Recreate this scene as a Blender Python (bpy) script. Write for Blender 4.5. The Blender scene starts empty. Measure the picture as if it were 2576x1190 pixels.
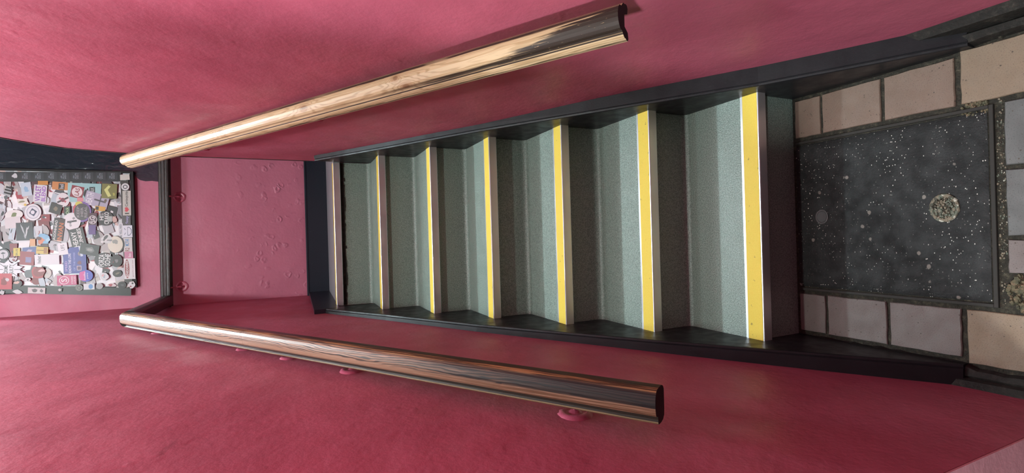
import bpy, math, random
from mathutils import Vector, Matrix
random.seed(7)
C = bpy.context.scene.collection
# ---------------------------------------------------------------- camera
F = 1209.1
CAM = Vector((-0.03918, -1.06336, 1.57026))
RGT = Vector((0.99957978, -0.01132810, -0.02668206))     # phone held upright: its right
UP  = Vector((0.02897250, 0.41975239, 0.90717613))
BCK = Vector((0.00092327, -0.90756796, 0.41990421))
cd = bpy.data.cameras.new('camera'); cam = bpy.data.objects.new('camera', cd); C.objects.link(cam)
cd.sensor_fit = 'HORIZONTAL'; cd.sensor_width = 36; cd.lens = 36*F/2576; cd.clip_start = .02
m3 = Matrix((-UP, RGT, BCK)).transposed()                # the picture lies on its side
cam.matrix_world = Matrix.Translation(CAM) @ m3.to_4x4()
bpy.context.scene.camera = cam
# ---------------------------------------------------------------- world, lights, exposure
w = bpy.data.worlds.new('world'); bpy.context.scene.world = w; w.use_nodes = True
w.node_tree.nodes['Background'].inputs[0].default_value = (.80, .90, 1, 1)
w.node_tree.nodes['Background'].inputs[1].default_value = .025
def lamp(name, loc, energy, color, radius):
    l = bpy.data.lights.new(name, 'POINT'); l.energy = energy; l.color = color; l.shadow_soft_size = radius
    o = bpy.data.objects.new(name, l); o.location = loc; C.objects.link(o); return o
lamp('stair_light', (-.22, .02, 3.40), 122, (.86, 1, .94), .05)
lamp('upper_hall_light', (0.12, 3.00, 4.30), 330, (.74, .96, 1), .07)
lamp('landing_light', (-.10, .85, 3.50), 48, (.76, .97, 1), .16)
lamp('entrance_light', (-1.10, -1.17, 2.25), 190, (.90, .98, 1), .07)
vs = bpy.context.scene.view_settings
vs.view_transform = 'Standard'; vs.look = 'None'; vs.exposure = 0; vs.gamma = 1; vs.use_curve_mapping = False
# ---------------------------------------------------------------- helpers
def ray(px, py):
    return RGT*((595-py)/F) + UP*((1288-px)/F) - BCK
def hit(px, py, ax, val):
    d = ray(px, py); t = (val-CAM[ax])/d[ax]; return CAM + d*t
def obj(name, verts, faces, mat, parent=None, uvs=None, smooth=False):
    me = bpy.data.meshes.new(name); me.from_pydata([tuple(v) for v in verts], [], faces); me.update()
    if uvs:
        l = me.uv_layers.new(name='UVMap')
        for p in me.polygons:
            for li in p.loop_indices: l.data[li].uv = uvs[me.loops[li].vertex_index]
    if smooth:
        for p in me.polygons: p.use_smooth = (len(p.vertices) <= 4)
    if mat: me.materials.append(mat)
    o = bpy.data.objects.new(name, me); C.objects.link(o)
    if parent: o.parent = parent
    return o
def tag(o, label=None, cat=None, group=None, kind=None):
    if label: o['label'] = label
    if cat: o['category'] = cat
    if group: o['group'] = group
    if kind: o['kind'] = kind
    return o
def empty(name, loc=(0,0,0)):
    o = bpy.data.objects.new(name, None); C.objects.link(o); o.location = loc; o.empty_display_size = .05; return o
class MB:
    def __init__(s): s.v = []; s.f = []
    def box(s, a, b, bev=0):
        x0,y0,z0 = a; x1,y1,z1 = b
        n = len(s.v)
        if bev:
            e = bev
            s.v += [(x0,y0,z0),(x1,y0,z0),(x1,y1,z0),(x0,y1,z0),
                    (x0,y0,z1-e),(x1,y0,z1-e),(x1,y1,z1-e),(x0,y1,z1-e),
                    (x0+e,y0+e,z1),(x1-e,y0+e,z1),(x1-e,y1-e,z1),(x0+e,y1-e,z1)]
            s.f += [tuple(n+i for i in q) for q in ((0,3,2,1),(0,1,5,4),(1,2,6,5),(2,3,7,6),(3,0,4,7),(4,5,9,8),(5,6,10,9),(6,7,11,10),(7,4,8,11),(8,9,10,11))]
        else:
            s.v += [(x0,y0,z0),(x1,y0,z0),(x1,y1,z0),(x0,y1,z0),(x0,y0,z1),(x1,y0,z1),(x1,y1,z1),(x0,y1,z1)]
            s.f += [tuple(n+i for i in q) for q in ((0,3,2,1),(4,5,6,7),(0,1,5,4),(1,2,6,5),(2,3,7,6),(3,0,4,7))]
        return s
    def prism(s, loop, fn0, fn1):
        n = len(s.v); k = len(loop)
        s.v += [fn0(p) for p in loop] + [fn1(p) for p in loop]
        s.f.append(tuple(n+i for i in range(k))); s.f.append(tuple(n+k+i for i in reversed(range(k))))
        for i in range(k):
            j = (i+1) % k; s.f.append((n+j, n+i, n+k+i, n+k+j))
        return s
    def grid(s, rows):
        n = len(s.v); W = len(rows[0])
        for r in rows: s.v += [tuple(p) for p in r]
        for i in range(len(rows)-1):
            for j in range(W-1):
                s.f.append((n+i*W+j, n+i*W+j+1, n+(i+1)*W+j+1, n+(i+1)*W+j))
        return s
    def build(s, name, mat, parent=None, smooth=False):
        o = obj(name, s.v, s.f, mat, parent, smooth=smooth)
        return o
def lerp(pts, y):
    if y <= pts[0][0]: return pts[0][1]
    for (a,b),(c,d) in zip(pts, pts[1:]):
        if y <= c: return b+(d-b)*(y-a)/(c-a)
    return pts[-1][1]
# ---------------------------------------------------------------- material kit
class Mat:
    def __init__(s, name, rough=.5, metal=0, spec=.5):
        s.m = bpy.data.materials.new(name); s.m.use_nodes = True; s.t = s.m.node_tree; s.n = s.t.nodes
        s.b = s.n['Principled BSDF']; s.set('Roughness', rough); s.set('Metallic', metal); s.set('Specular IOR Level', spec)
        s.tc = s.n.new('ShaderNodeTexCoord')
    def set(s, k, v):
        if isinstance(v, bpy.types.NodeSocket): s.t.links.new(v, s.b.inputs[k])
        elif k == 'Base Color': s.b.inputs[k].default_value = (*v, 1)
        else: s.b.inputs[k].default_value = v
    def put(s, sock, v):
        if isinstance(v, bpy.types.NodeSocket): s.t.links.new(v, sock)
        elif isinstance(v, (tuple, list)) and sock.type == 'RGBA' and len(v) == 3: sock.default_value = (*v, 1)
        else: sock.default_value = v
    def node(s, typ, **kw):
        n = s.n.new(typ)
        for k, v in kw.items(): setattr(n, k, v)
        return n
    def obj(s): return s.tc.outputs['Object']
    def gen(s): return s.tc.outputs['Generated']
    def uv(s): return s.tc.outputs['UV']
    def mapv(s, v, sc=(1,1,1), loc=(0,0,0)):
        n = s.node('ShaderNodeMapping'); s.put(n.inputs[0], v); n.inputs['Scale'].default_value = sc; n.inputs['Location'].default_value = loc
        return n.outputs[0]
    def noise(s, v, scale, detail=3, rough=.55, dist=0):
        n = s.node('ShaderNodeTexNoise'); s.put(n.inputs['Vector'], v); n.inputs['Scale'].default_value = scale
        n.inputs['Detail'].default_value = detail; n.inputs['Roughness'].default_value = rough; n.inputs['Distortion'].default_value = dist
        return n.outputs[0]
    def voro(s, v, scale, feat='F1', out=0, rnd=1):
        n = s.node('ShaderNodeTexVoronoi', feature=feat); s.put(n.inputs['Vector'], v); n.inputs['Scale'].default_value = scale
        n.inputs['Randomness'].default_value = rnd; return n.outputs[out]
    def math(s, op, a, b=0, c=0):
        n = s.node('ShaderNodeMath', operation=op); s.put(n.inputs[0], a); s.put(n.inputs[1], b)
        if op in ('MULTIPLY_ADD', 'SMOOTH_MIN'): s.put(n.inputs[2], c)
        return n.outputs[0]
    def step(s, v, a, b, lo=0, hi=1):
        n = s.node('ShaderNodeMapRange', interpolation_type='SMOOTHSTEP'); s.put(n.inputs[0], v)
        for i, q in enumerate((a, b, lo, hi)): n.inputs[i+1].default_value = q
        return n.outputs[0]
    def mix(s, f, a, b, mode='MIX'):
        n = s.node('ShaderNodeMix', data_type='RGBA', blend_type=mode)
        s.put(n.inputs[0], f); s.put(n.inputs[6], a); s.put(n.inputs[7], b); return n.outputs[2]
    def ramp(s, f, stops, interp='LINEAR'):
        n = s.node('ShaderNodeValToRGB'); s.put(n.inputs[0], f); e = n.color_ramp; e.interpolation = interp
        while len(e.elements) > 1: e.elements.remove(e.elements[0])
        e.elements[0].position = stops[0][0]; e.elements[0].color = (*stops[0][1], 1)
        for p, c in stops[1:]:
            q = e.elements.new(p); q.color = (*c, 1)
        return n.outputs[0]
    def xyz(s, v):
        n = s.node('ShaderNodeSeparateXYZ'); s.put(n.inputs[0], v); return n.outputs
    def bump(s, h, strength=.3, dist=.002, prev=None):
        n = s.node('ShaderNodeBump'); s.put(n.inputs['Height'], h); n.inputs['Strength'].default_value = strength; n.inputs['Distance'].default_value = dist
        if prev: s.t.links.new(prev, n.inputs['Normal'])
        s.t.links.new(n.outputs[0], s.b.inputs['Normal']); return n.outputs[0]
def flat(name, col, rough=.5, metal=0, spec=.5):
    m = Mat(name, rough, metal, spec); m.set('Base Color', col); return m.m

def pink_paint(name, a, b, lumps=0.0, rough=.50, mark=False):
    m = Mat(name, rough, 0, .5); o = m.obj()
    f = m.step(m.noise(o, 2.2, 4, .6), .35, .68)
    col = m.mix(f, a, b)
    if mark:      # a scuffed gouge in the plaster above the brown handrail
        x = m.xyz(o); al = m.math('SUBTRACT', x[1], .096); be = m.math('SUBTRACT', x[2], 1.803)
        be = m.math('ADD', be, m.math('MULTIPLY', al, .2)); wv = m.math('MULTIPLY', m.math('SUBTRACT', m.noise(o, 40, 3), .5), .02)
        d = m.math('SQRT', m.math('ADD', m.math('POWER', m.math('MULTIPLY', al, .16), 2), m.math('POWER', m.math('ADD', be, wv), 2)))
        mk = m.step(d, .003, .009, 1, 0); col = m.mix(m.math('MULTIPLY', mk, .35), col, (.16, .03, .05))
    m.set('Base Color', col)
    m.set('Roughness', m.step(m.noise(o, 6, 3), .3, .7, rough-.05, rough+.12))
    h1 = m.noise(o, 75, 3, .6)
    h2 = m.noise(o, 9, 3, .5)
    n = m.bump(h1, .22, .004)
    n = m.bump(h2, .30, .012, n)
    h3 = m.math('MULTIPLY', m.step(m.voro(m.mapv(o, (1,1,1)), 22, 'SMOOTH_F1'), .05, .28, 1, 0), m.step(m.noise(o, 5, 2), .55, .68))
    if lumps:
        x = m.xyz(o)
        mask = m.math('MULTIPLY', m.step(x[2], 1.50, 1.60, .55, 1), m.step(x[2], 1.62, 2.0, 1, 0))
        dv = m.node('ShaderNodeVectorMath', operation='ADD'); m.put(dv.inputs[0], o)
        sc = m.node('ShaderNodeVectorMath', operation='SCALE'); nn = m.node('ShaderNodeTexNoise'); m.put(nn.inputs['Vector'], o); nn.inputs['Scale'].default_value = 14
        m.t.links.new(nn.outputs[1], sc.inputs[0]); sc.inputs['Scale'].default_value = .05; m.t.links.new(sc.outputs[0], dv.inputs[1])
        d = m.voro(dv.outputs[0], 17)
        ring = m.math('MULTIPLY', m.step(d, .10, .26), m.step(d, .26, .42, 1, 0))
        ring = m.math('MULTIPLY', ring, m.step(m.noise(o, 9, 2), .46, .60))
        n = m.bump(m.math('MULTIPLY', ring, mask), .5*lumps, .008, n)
    else:
        n = m.bump(h3, .12, .005, n)
    return m.m
PINK  = pink_paint('crimson_wall_paint', (.36, .072, .118), (.43, .092, .145))
PINKL = pink_paint('crimson_left_wall_paint', (.36, .072, .118), (.43, .092, .145), mark=True)
PINKF = pink_paint('crimson_far_wall_paint', (.44, .130, .200), (.49, .15, .225), 1.0, .55)
LITPINK = pink_paint('light_brightened_return_paint', (.62, .27, .31), (.68, .31, .35))  # light falling on the return wall is put into this paler pink
PINKB = pink_paint('crimson_bracket_paint', (.42, .08, .14), (.50, .11, .18), 0, .3)

m = Mat('glossy_black_wall_paint', .16, 0, .6); o_ = m.obj()
m.set('Base Color', m.mix(m.noise(o_, 8), (.012, .018, .026), (.026, .034, .045)))
m.bump(m.noise(m.mapv(o_, (1,1,.6)), 30, 3, .5, .8), .30, .008); BLACKWALL = m.m

m = Mat('black_board_paint', .4, 0, .3); o_ = m.obj()
m.set('Base Color', m.mix(m.step(m.noise(o_, 150, 4), .68, .76), m.mix(m.noise(o_, 9), (.008,.008,.009), (.017,.017,.020)), (.05,.048,.05)))
m.set('Roughness', m.step(m.noise(o_, 20), .3, .7, .34, .5))
m.bump(m.noise(o_, 130, 3), .15, .002); BLACK = m.m
m = Mat('black_skirting_paint', .33, 0, .5); o_ = m.obj()
m.set('Base Color', m.mix(m.step(m.noise(o_, 90, 4), .66, .74), (.014,.020,.030), (.09,.09,.1)))  # blue cast of the cool light mixed into the black
m.bump(m.noise(o_, 90, 3), .2, .002); BLACKSK = m.m
m = Mat('grimy_black_edging', .75, 0, .3); o_ = m.obj()
m.set('Base Color', m.ramp(m.noise(o_, 45, 5, .7), [(0,(.006,.005,.004)), (.52,(.014,.012,.010)), (.66,(.030,.026,.021)), (.8,(.09,.075,.055))]))
m.bump(m.noise(o_, 120, 4), .6, .004); GRIME = m.m

m = Mat('grey_green_stair_vinyl', .34, 0, .5); o_ = m.obj()
sp = m.step(m.noise(o_, 260, 3, .75), .38, .62)
col = m.mix(sp, (.12, .165, .140), (.28, .35, .305))
dk = m.step(m.voro(o_, 34), .018, .03, 1, 0)
m.set('Base Color', m.mix(dk, col, (.02,.02,.02)))
m.set('Roughness', m.step(m.noise(o_, 12, 3), .3, .7, .28, .42))
m.bump(m.noise(o_, 230, 3, .6), .35, .004); VINYL = m.m
m = Mat('grey_landing_vinyl', .4, 0, .4); o_ = m.obj()
m.set('Base Color', m.mix(m.step(m.noise(o_, 420, 2), .35, .65), (.20,.21,.23), (.28,.29,.31))); LANDV = m.m

m = Mat('worn_aluminium', .28, .82, .5); o_ = m.obj()
m.set('Base Color', m.mix(m.noise(m.mapv(o_, (1,2,2)), 7), (.62,.60,.62), (.80,.79,.80)))
m.set('Roughness', m.step(m.noise(m.mapv(o_, (2,10,10)), 5), .3, .7, .30, .42)); ALU = m.m
m = Mat('yellow_grip_tape', .55, 0, .3); o_ = m.obj()
yc = m.mix(m.noise(o_, 300, 2), (.72,.53,.06), (.83,.64,.10))
sm = m.math('MULTIPLY', m.step(m.noise(o_, 55, 3), .68, .74), .7)
m.set('Base Color', m.mix(sm, yc, (.22,.15,.05))); m.bump(m.noise(o_, 500), .2, .001); YEL = m.m

# floor
m = Mat('dark_grimy_mortar', .85, 0, .3); o_ = m.obj()
m.set('Base Color', m.ramp(m.noise(o_, 70, 5, .75), [(0,(.010,.009,.007)), (.5,(.028,.025,.019)), (.64,(.06,.052,.036)), (.78,(.15,.12,.09))]))
m.bump(m.noise(o_, 110, 4, .7), .9, .008); MORT = m.m
def tile_mat(name, a, b):
    m = Mat(name, .62, 0, .35); o_ = m.obj()
    c = m.mix(m.noise(o_, 14, 4, .6), a, b)
    c = m.mix(m.step(m.noise(o_, 420, 2), .55, .75), c, tuple(q*.62 for q in a))
    pit = m.step(m.voro(o_, 75), .10, .16, 1, 0)
    pit = m.math('MULTIPLY', pit, m.step(m.noise(o_, 20), .45, .55))
    m.set('Base Color', m.mix(pit, c, (.06,.045,.035)))
    m.set('Roughness', m.step(m.noise(o_, 30), .3, .7, .5, .72))
    m.bump(m.noise(o_, 260, 3), .25, .002); return m.m
TILE = [tile_mat('reddish_clay_tile', (.145,.098,.075), (.20,.137,.104)),
        tile_mat('greyish_clay_tile', (.125,.100,.094), (.17,.138,.128)),
        tile_mat('grey_stone_tile', (.085,.084,.082), (.125,.122,.118)),
        tile_mat('worn_ochre_tile', (.17,.122,.085), (.24,.173,.118))]
m = Mat('speckled_black_cover', .42, 0, .45); o_ = m.obj()
base = m.mix(m.step(m.noise(o_, 7, 4, .65), .50, .72), (.004,.004,.004), (.014,.014,.014))
base = m.mix(m.step(m.noise(o_, 130, 4, .7), .62, .74), base, (.032,.030,.026))
dv = m.voro(m.mapv(o_, (1,1.5,1)), 120); vc = m.voro(m.mapv(o_, (1,1.5,1)), 120, out=1)
pick = m.step(m.xyz(vc)[0], .55, .58)
s1 = m.math('MULTIPLY', m.math('MULTIPLY', m.step(dv, .13, .24, 1, 0), pick), m.step(m.noise(o_, 9, 2), .42, .60, .15, 1))
base = m.mix(s1, base, (.62,.60,.54))
dv2 = m.voro(m.mapv(o_, (1,1.2,1)), 26); vc2 = m.voro(m.mapv(o_, (1,1.2,1)), 26, out=1)
s2 = m.math('MULTIPLY', m.step(m.math('ADD', dv2, m.math('MULTIPLY', m.noise(o_, 60), .3)), .26, .32, 1, 0), m.step(m.xyz(vc2)[0], .86, .88))
base = m.mix(s2, base, (.17,.15,.13))
m.set('Base Color', base); m.set('Roughness', m.step(m.noise(o_, 25), .3, .7, .5, .75)); m.bump(m.noise(o_, 170, 4, .7), .6, .004); COVER = m.m
m = Mat('chip_rubble', .7); o_ = m.obj()
m.set('Base Color', m.ramp(m.voro(o_, 130, out=1), [(0,(.05,.045,.03)), (.35,(.16,.13,.09)), (.6,(.10,.11,.08)), (.8,(.42,.40,.33)), (1,(.30,.20,.16))], 'CONSTANT')); RUB = m.m
m = Mat('mossy_rubble', .85); o_ = m.obj()
m.set('Base Color', m.ramp(m.noise(o_, 60, 5, .8), [(.3,(.03,.03,.02)), (.45,(.075,.07,.04)), (.55,(.11,.09,.05)), (.66,(.26,.15,.10)), (.8,(.34,.24,.18))]))
m.bump(m.noise(o_, 90, 4), .9, .01); MOSS = m.m

# woods (UV: u metres along the rail from its near end, v metres round the section)
m = Mat('golden_pine_burnt_edges', .28, 0, .5); uv = m.uv(); q = m.xyz(uv)
u, v = q[0], q[1]
def knot(m, u, v, ku, kv, sx=1.0):
    a = m.math('MULTIPLY', m.math('SUBTRACT', u, ku), .34*sx); b = m.math('SUBTRACT', v, kv)
    return m.math('SQRT', m.math('ADD', m.math('MULTIPLY', a, a), m.math('MULTIPLY', b, b)))
k1 = knot(m, u, v, 1.03, -.004); k2 = knot(m, u, v, .59, .016, 1.3); k3 = knot(m, u, v, 1.55, -.002, 1.4); k4 = knot(m, u, v, .62, -.012, 1.9)
kk = m.math('MINIMUM', m.math('MINIMUM', k1, k2), m.math('MINIMUM', k3, k4))
warp = m.math('MULTIPLY', m.math('EXPONENT', m.math('MULTIPLY', kk, -60)), .06)
gr = m.math('ADD', m.math('MULTIPLY', m.noise(m.mapv(uv, (1.1, 14, 1)), 2.2, 3, .5), .075), m.math('ADD', v, warp))
rings = m.math('SINE', m.math('MULTIPLY', gr, 640))
fine = m.noise(m.mapv(uv, (3, 220, 1)), 6, 3, .6)
def band(m, v, c0, w0, w1): return m.step(m.math('ABSOLUTE', m.math('SUBTRACT', v, c0)), w0, w1, 1, 0)
c = m.mix(m.step(rings, .0, 1.1), (.48,.355,.205), (.34,.235,.12))
c = m.mix(m.math('MULTIPLY', fine, .35), c, (.36,.25,.145))
c = m.mix(m.step(kk, .003, .0085, 1, 0), c, (.13,.065,.03))
c = m.mix(m.math('MULTIPLY', m.step(kk, .0085, .016, 1, 0), .45), c, (.30,.17,.08))
nz = m.noise(m.mapv(uv, (2.2, 60, 1)), 3.0, 4, .65)
nc = m.math('SUBTRACT', nz, .5)
burn = m.step(m.math('ADD', m.math('ADD', u, m.math('MULTIPLY', v, -5.5)), m.math('MULTIPLY', nc, .45)), .16, .24, 1, 0)
sh = m.math('ADD', v, m.math('MULTIPLY', nc, .010))
b1 = m.math('MULTIPLY', band(m, sh, -.0265, .0030, .0060), m.step(m.noise(m.mapv(uv, (2.5, 4, 1)), 2), .34, .52, .45, .97))
b2 = m.math('MULTIPLY', band(m, sh, .0240, .005, .010), m.step(m.math('ADD', u, m.math('MULTIPLY', nc, .6)), .42, .78, .95, 0))
gro = m.math('MAXIMUM', band(m, v, .0345, .0012, .0020), band(m, v, -.0345, .0012, .0020))
gro2 = m.math('MULTIPLY', band(m, sh, .0570, .0018, .0032), m.step(nz, .35, .6, .3, 1))
edge = m.math('MULTIPLY', band(m, sh, .0700, .0030, .006), m.step(m.noise(m.mapv(uv, (3, 3, 1)), 3), .45, .6))
allb = m.math('MAXIMUM', m.math('MULTIPLY', burn, m.step(m.math('ABSOLUTE', v), .030, .0325, 1, 0)), m.math('MAXIMUM', m.math('MAXIMUM', b1, b2), m.math('MAXIMUM', gro, m.math('MAXIMUM', gro2, edge))))
c = m.mix(m.math('MULTIPLY', allb, .97), c, (.014, .010, .009))
scr = m.math('MULTIPLY', burn, m.step(m.noise(m.mapv(uv, (9, 70, 1)), 5, 3, .7), .66, .72))
c = m.mix(scr, c, (.42,.28,.14))
m.set('Base Color', c); m.set('Specular IOR Level', m.step(u, .3, 1.6, .25, .55)); m.set('Roughness', m.step(u, .2, 1.8, .45, .26)); m.bump(rings, .05, .0008); PINE = m.m

m = Mat('charred_brown_rail_wood', .30, 0, .5); uv = m.uv(); q = m.xyz(uv); u, v = q[0], q[1]
gr = m.math('ADD', m.math('MULTIPLY', m.noise(m.mapv(uv, (.9, 8, 1)), 2.0, 4, .5), .06), v)
rings = m.math('SINE', m.math('MULTIPLY', gr, 1300))
fine = m.noise(m.mapv(uv, (2.0, 260, 1)), 4, 3, .6)
tan = m.mix(fine, (.35,.21,.14), (.22,.125,.08))
nz = m.noise(m.mapv(uv, (1.6, 70, 1)), 3.0, 4, .65); nc = m.math('SUBTRACT', nz, .5)
near = m.step(m.math('ADD', u, m.math('MULTIPLY', nc, .8)), .2, .95, 1, 0)
dtop = m.math('MULTIPLY', band(m, m.math('ADD', v, m.math('MULTIPLY', nc, .012)), .008, .012, .018), m.step(rings, .0, .6, 0, 1))
dsol = m.math('MULTIPLY', near, band(m, m.math('ADD', v, m.math('MULTIPLY', nc, .012)), .009, .013, .018))
orange = m.mix(m.step(nz, .40, .56), (.36,.185,.08), (.05,.026,.016))
c = m.mix(m.step(v, .021, .025), tan, orange)
c = m.mix(m.math('MULTIPLY', dtop, .9), c, (.022,.016,.016))
c = m.mix(m.math('MULTIPLY', dsol, .95), c, (.012,.010,.011))
rd = m.math('MULTIPLY', m.step(u, .25, .85, .8, 0), band(m, v, -.018, .008, .014))
c = m.mix(m.math('MULTIPLY', rd, m.step(nz, .35, .55)), c, (.10,.045,.022))
c = m.mix(m.math('MULTIPLY', m.step(v, -.0300, -.0275, 1, 0), .96), c, (.013,.012,.010))
c = m.mix(m.math('MULTIPLY', band(m, m.math('ADD', v, m.math('MULTIPLY', nc, .006)), -.0530, .0065, .0090), .85), c, (.24,.165,.085))
c = m.mix(m.math('MULTIPLY', m.step(v, .038, .042), .9), c, (.03,.02,.012))
m.set('Base Color', c); m.set('Roughness', m.step(u, .3, 1.7, .55, .24)); m.set('Specular IOR Level', m.step(u, .3, 1.6, .22, .6)); m.bump(rings, .10, .0008); BROWN = m.m
m = Mat('black_stained_rail_wood', .27, 0, .5); uv = m.uv()
nz = m.noise(m.mapv(uv, (4, 120, 1)), 4, 4, .7)
m.set('Base Color', m.mix(m.step(nz, .58, .72), m.mix(nz, (.010,.009,.009), (.03,.022,.018)), (.16,.10,.055)))
m.bump(nz, .4, .002); DARKW = m.m
CHAR = flat('charred_end_grain', (.008,.006,.006), .8)
# ---------------------------------------------------------------- setting: walls, floors, ceiling
H = .19046; G = .2980; O = .0223; LAND = 1.3333; YF = 2.45; TOP = 4.75
RW = [(-2.2,.460),(0,.459),(.35,.452),(.8,.430),(1.95,.430)]
LW = [(-.63,.458),(-.2,.450),(.3,.438),(.8,.430),(1.8,.424),(2.45,.398)]
rx = lambda y: lerp(RW, y); lx = lambda y: -lerp(LW, y)
# left wall
ys = [-.63,-.4,-.2,.05,.3,.55,.8,1.3,1.8,2.1,YF,4.0]
b = MB(); n = len(ys)
for z in (0, TOP):
    for y in ys: b.v.append((lx(y), y, z))
    for y in ys: b.v.append((lx(y)-.16, y, z))
for i in range(n-1):
    b.f += [(i, i+1, 2*n+i+1, 2*n+i), (n+i+1, n+i, 3*n+i, 3*n+i+1), (2*n+i, 2*n+i+1, 3*n+i+1, 3*n+i), (i+1, i, n+i, n+i+1)]
b.f += [(0, 2*n, 3*n, n), (n-1, 2*n-1, 4*n-1, 3*n-1)]
tag(b.build('wall_left', PINKL), 'crimson painted wall carrying the brown handrail', kind='structure')
tag(MB().box((-2.0,-.634,0), (-.4585,-.6305,TOP)).box((-2.0,-.6305,0), (-.62,-.45,TOP)).build('wall_return', LITPINK), 'pink wall return with its colour lightened to look lit in the bottom right corner', kind='structure')
# right wall, its far edge leaning forward above head height
outline = [(-2.2,0),(0,0),(.35,0),(.8,0),(1.945,0),(1.948,2.12),(1.905,2.30),(1.826,2.50),(1.735,2.575),(1.618,2.643),(1.45,2.72),(1.3,TOP),(.8,TOP),(.35,TOP),(0,TOP),(-2.2,TOP)]
b = MB(); ys2 = [-2.2,0,.35,.8,1.3]
def zt(y): return TOP
for k, dx in ((0,0),(1,.14)):
    for y in ys2: b.v += [(rx(y)+dx, y, 0), (rx(y)+dx, y, TOP)]
for i in range(4):
    b.f += [(2*i, 2*i+1, 2*i+3, 2*i+2), (10+2*i+2, 10+2*i+3, 10+2*i+1, 10+2*i), (2*i+1, 10+2*i+1, 10+2*i+3, 2*i+3)]
b.f.append((0, 10, 11, 1))
end = [(1.3,0),(1.945,0),(1.948,2.12),(1.905,2.30),(1.826,2.50),(1.735,2.575),(1.618,2.643),(1.45,2.72),(1.3,2.80)]
b.prism(end, lambda p: (.430, p[0], p[1]), lambda p: (.57, p[0], p[1]))
tag(b.build('wall_right', PINK), 'crimson painted wall carrying the pale pine handrail', kind='structure')
# dark strip for the brown line and crack shading along the right wall's edge
ed = [(1.949,1.46),(1.952,2.12),(1.909,2.305),(1.83,2.507),(1.738,2.583),(1.62,2.651),(1.45,2.728)]
b = MB()
for (y0,z0),(y1,z1) in zip(ed, ed[1:]):
    b.prism([(y0-.006,z0),(y0+.006,z0),(y1+.006,z1),(y1-.006,z1)], lambda p: (.4275, p[0], p[1]), lambda p: (.4380, p[0], p[1]))
tag(b.build('edge_shade_strip', flat('dark_edge_shading', (.035,.022,.02), .5)), kind='structure')
# far wall
tag(MB().box((-.56,YF,0), (1.9,YF+.15,3.16)).build('wall_far', PINKF), 'pink far wall with blistered plaster above the top step', kind='structure')
# black-painted area on the far wall beyond the board
pa = [(400,390),(408,420),(409,452),(398,457),(382,455),(366,456),(352,453),(343,446),(338,438),(300,431),(150,430),(0,430),(-260,428)]
pts = [hit(x, y, 1, YF-.004) for x, y in pa] + [Vector((1.85,YF-.004,3.6)), Vector((1.85,YF-.004,2.26))]
b = MB(); b.prism([(p.x, p.z) for p in pts], lambda p: (p[0], YF-.004, p[1]), lambda p: (p[0], YF+.002, p[1]))
tag(b.build('trim_2', BLACKWALL), 'glossy black painted patch on the far wall beside the board', kind='structure')
# outer end wall of the side passage and ceiling
tag(MB().box((1.9,1.2,0), (2.02,4.0,TOP)).build('wall_passage', PINK), kind='structure')
tag(MB().box((-2.0,-2.2,TOP), (2.02,4.1,TOP+.1)).build('ceiling', flat('white_ceiling', (.7,.68,.66), .8)), kind='structure')
tag(MB().box((-.60,4.0,0), (2.02,4.1,TOP)).build('wall_upper_hall', PINK), kind='structure')
# landing
tag(MB().box((-.56, 6*G+.075, LAND-.03), (1.9, YF, LAND)).build('floor_landing', LANDV), 'lilac grey vinyl of the top landing', kind='structure')
# far skirting with bead, landing skirting on the left
b = MB().box((lx(2.4)-.01, YF-.016, LAND), (1.9, YF, LAND+.128))
b.box((lx(2.4)-.01, YF-.020, LAND+.128), (1.9, YF, LAND+.139), .003)
tag(b.build('baseboard_far', BLACKSK), 'blue black skirting along the foot of the far wall', kind='structure')
b = MB()
for y0, y1 in ((1.70,2.05),(2.05,YF-.016)):
    i = len(b.v)
    b.v += [(lx(y0),y0,LAND),(lx(y1),y1,LAND),(lx(y1)+.024,y1,LAND),(lx(y0)+.024,y0,LAND)]
    b.v += [(lx(y0),y0,LAND+.128),(lx(y1),y1,LAND+.128),(lx(y1)+.024,y1,LAND+.128),(lx(y0)+.024,y0,LAND+.128)]
    b.f += [tuple(i+k for k in q) for q in ((0,3,2,1),(4,5,6,7),(0,1,5,4),(1,2,6,5),(2,3,7,6),(3,0,4,7))]
tag(b.build('baseboard_left', BLACKSK), 'short black skirting on the landing beside the top step', kind='structure')
# lower floor: mortar bed with tiles
fl = tag(MB().box((-2.0,-2.2,-.05), (.60,O+.02,-.006)).build('floor', MORT), 'dark grimy mortar bed around the clay tiles and the access cover', kind='structure')
def tile(x0, y0, x1, y1, k, z=0, nm='tile'):
    x0, x1 = sorted((x0, x1)); y0, y1 = sorted((y0, y1))
    j = lambda: random.uniform(-.0012, .0012)
    N = 5; top = []
    for a in range(N): top.append((x0+(x1-x0)*a/N+j(), y0+j()))
    for a in range(N): top.append((x1+j(), y0+(y1-y0)*a/N+j()))
    for a in range(N): top.append((x1+(x0-x1)*a/N+j(), y1+j()))
    for a in range(N): top.append((x0+j(), y1+(y0-y1)*a/N+j()))
    cx, cy = (x0+x1)/2, (y0+y1)/2; K = len(top); t = random.uniform(-.001, .001)
    v = [(x, y, -.012) for x, y in top] + [(x, y, z-.0025) for x, y in top] + [(cx+(x-cx)*.975, cy+(y-cy)*.975, z+t*(x-cx)/.08) for x, y in top]
    f = [tuple(2*K+i for i in range(K))]
    for i in range(K):
        k2 = (i+1) % K
        f += [(i, k2, K+k2, K+i), (K+i, K+k2, 2*K+k2, 2*K+i)]
    return obj(nm, v, f, TILE[k], fl)
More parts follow.
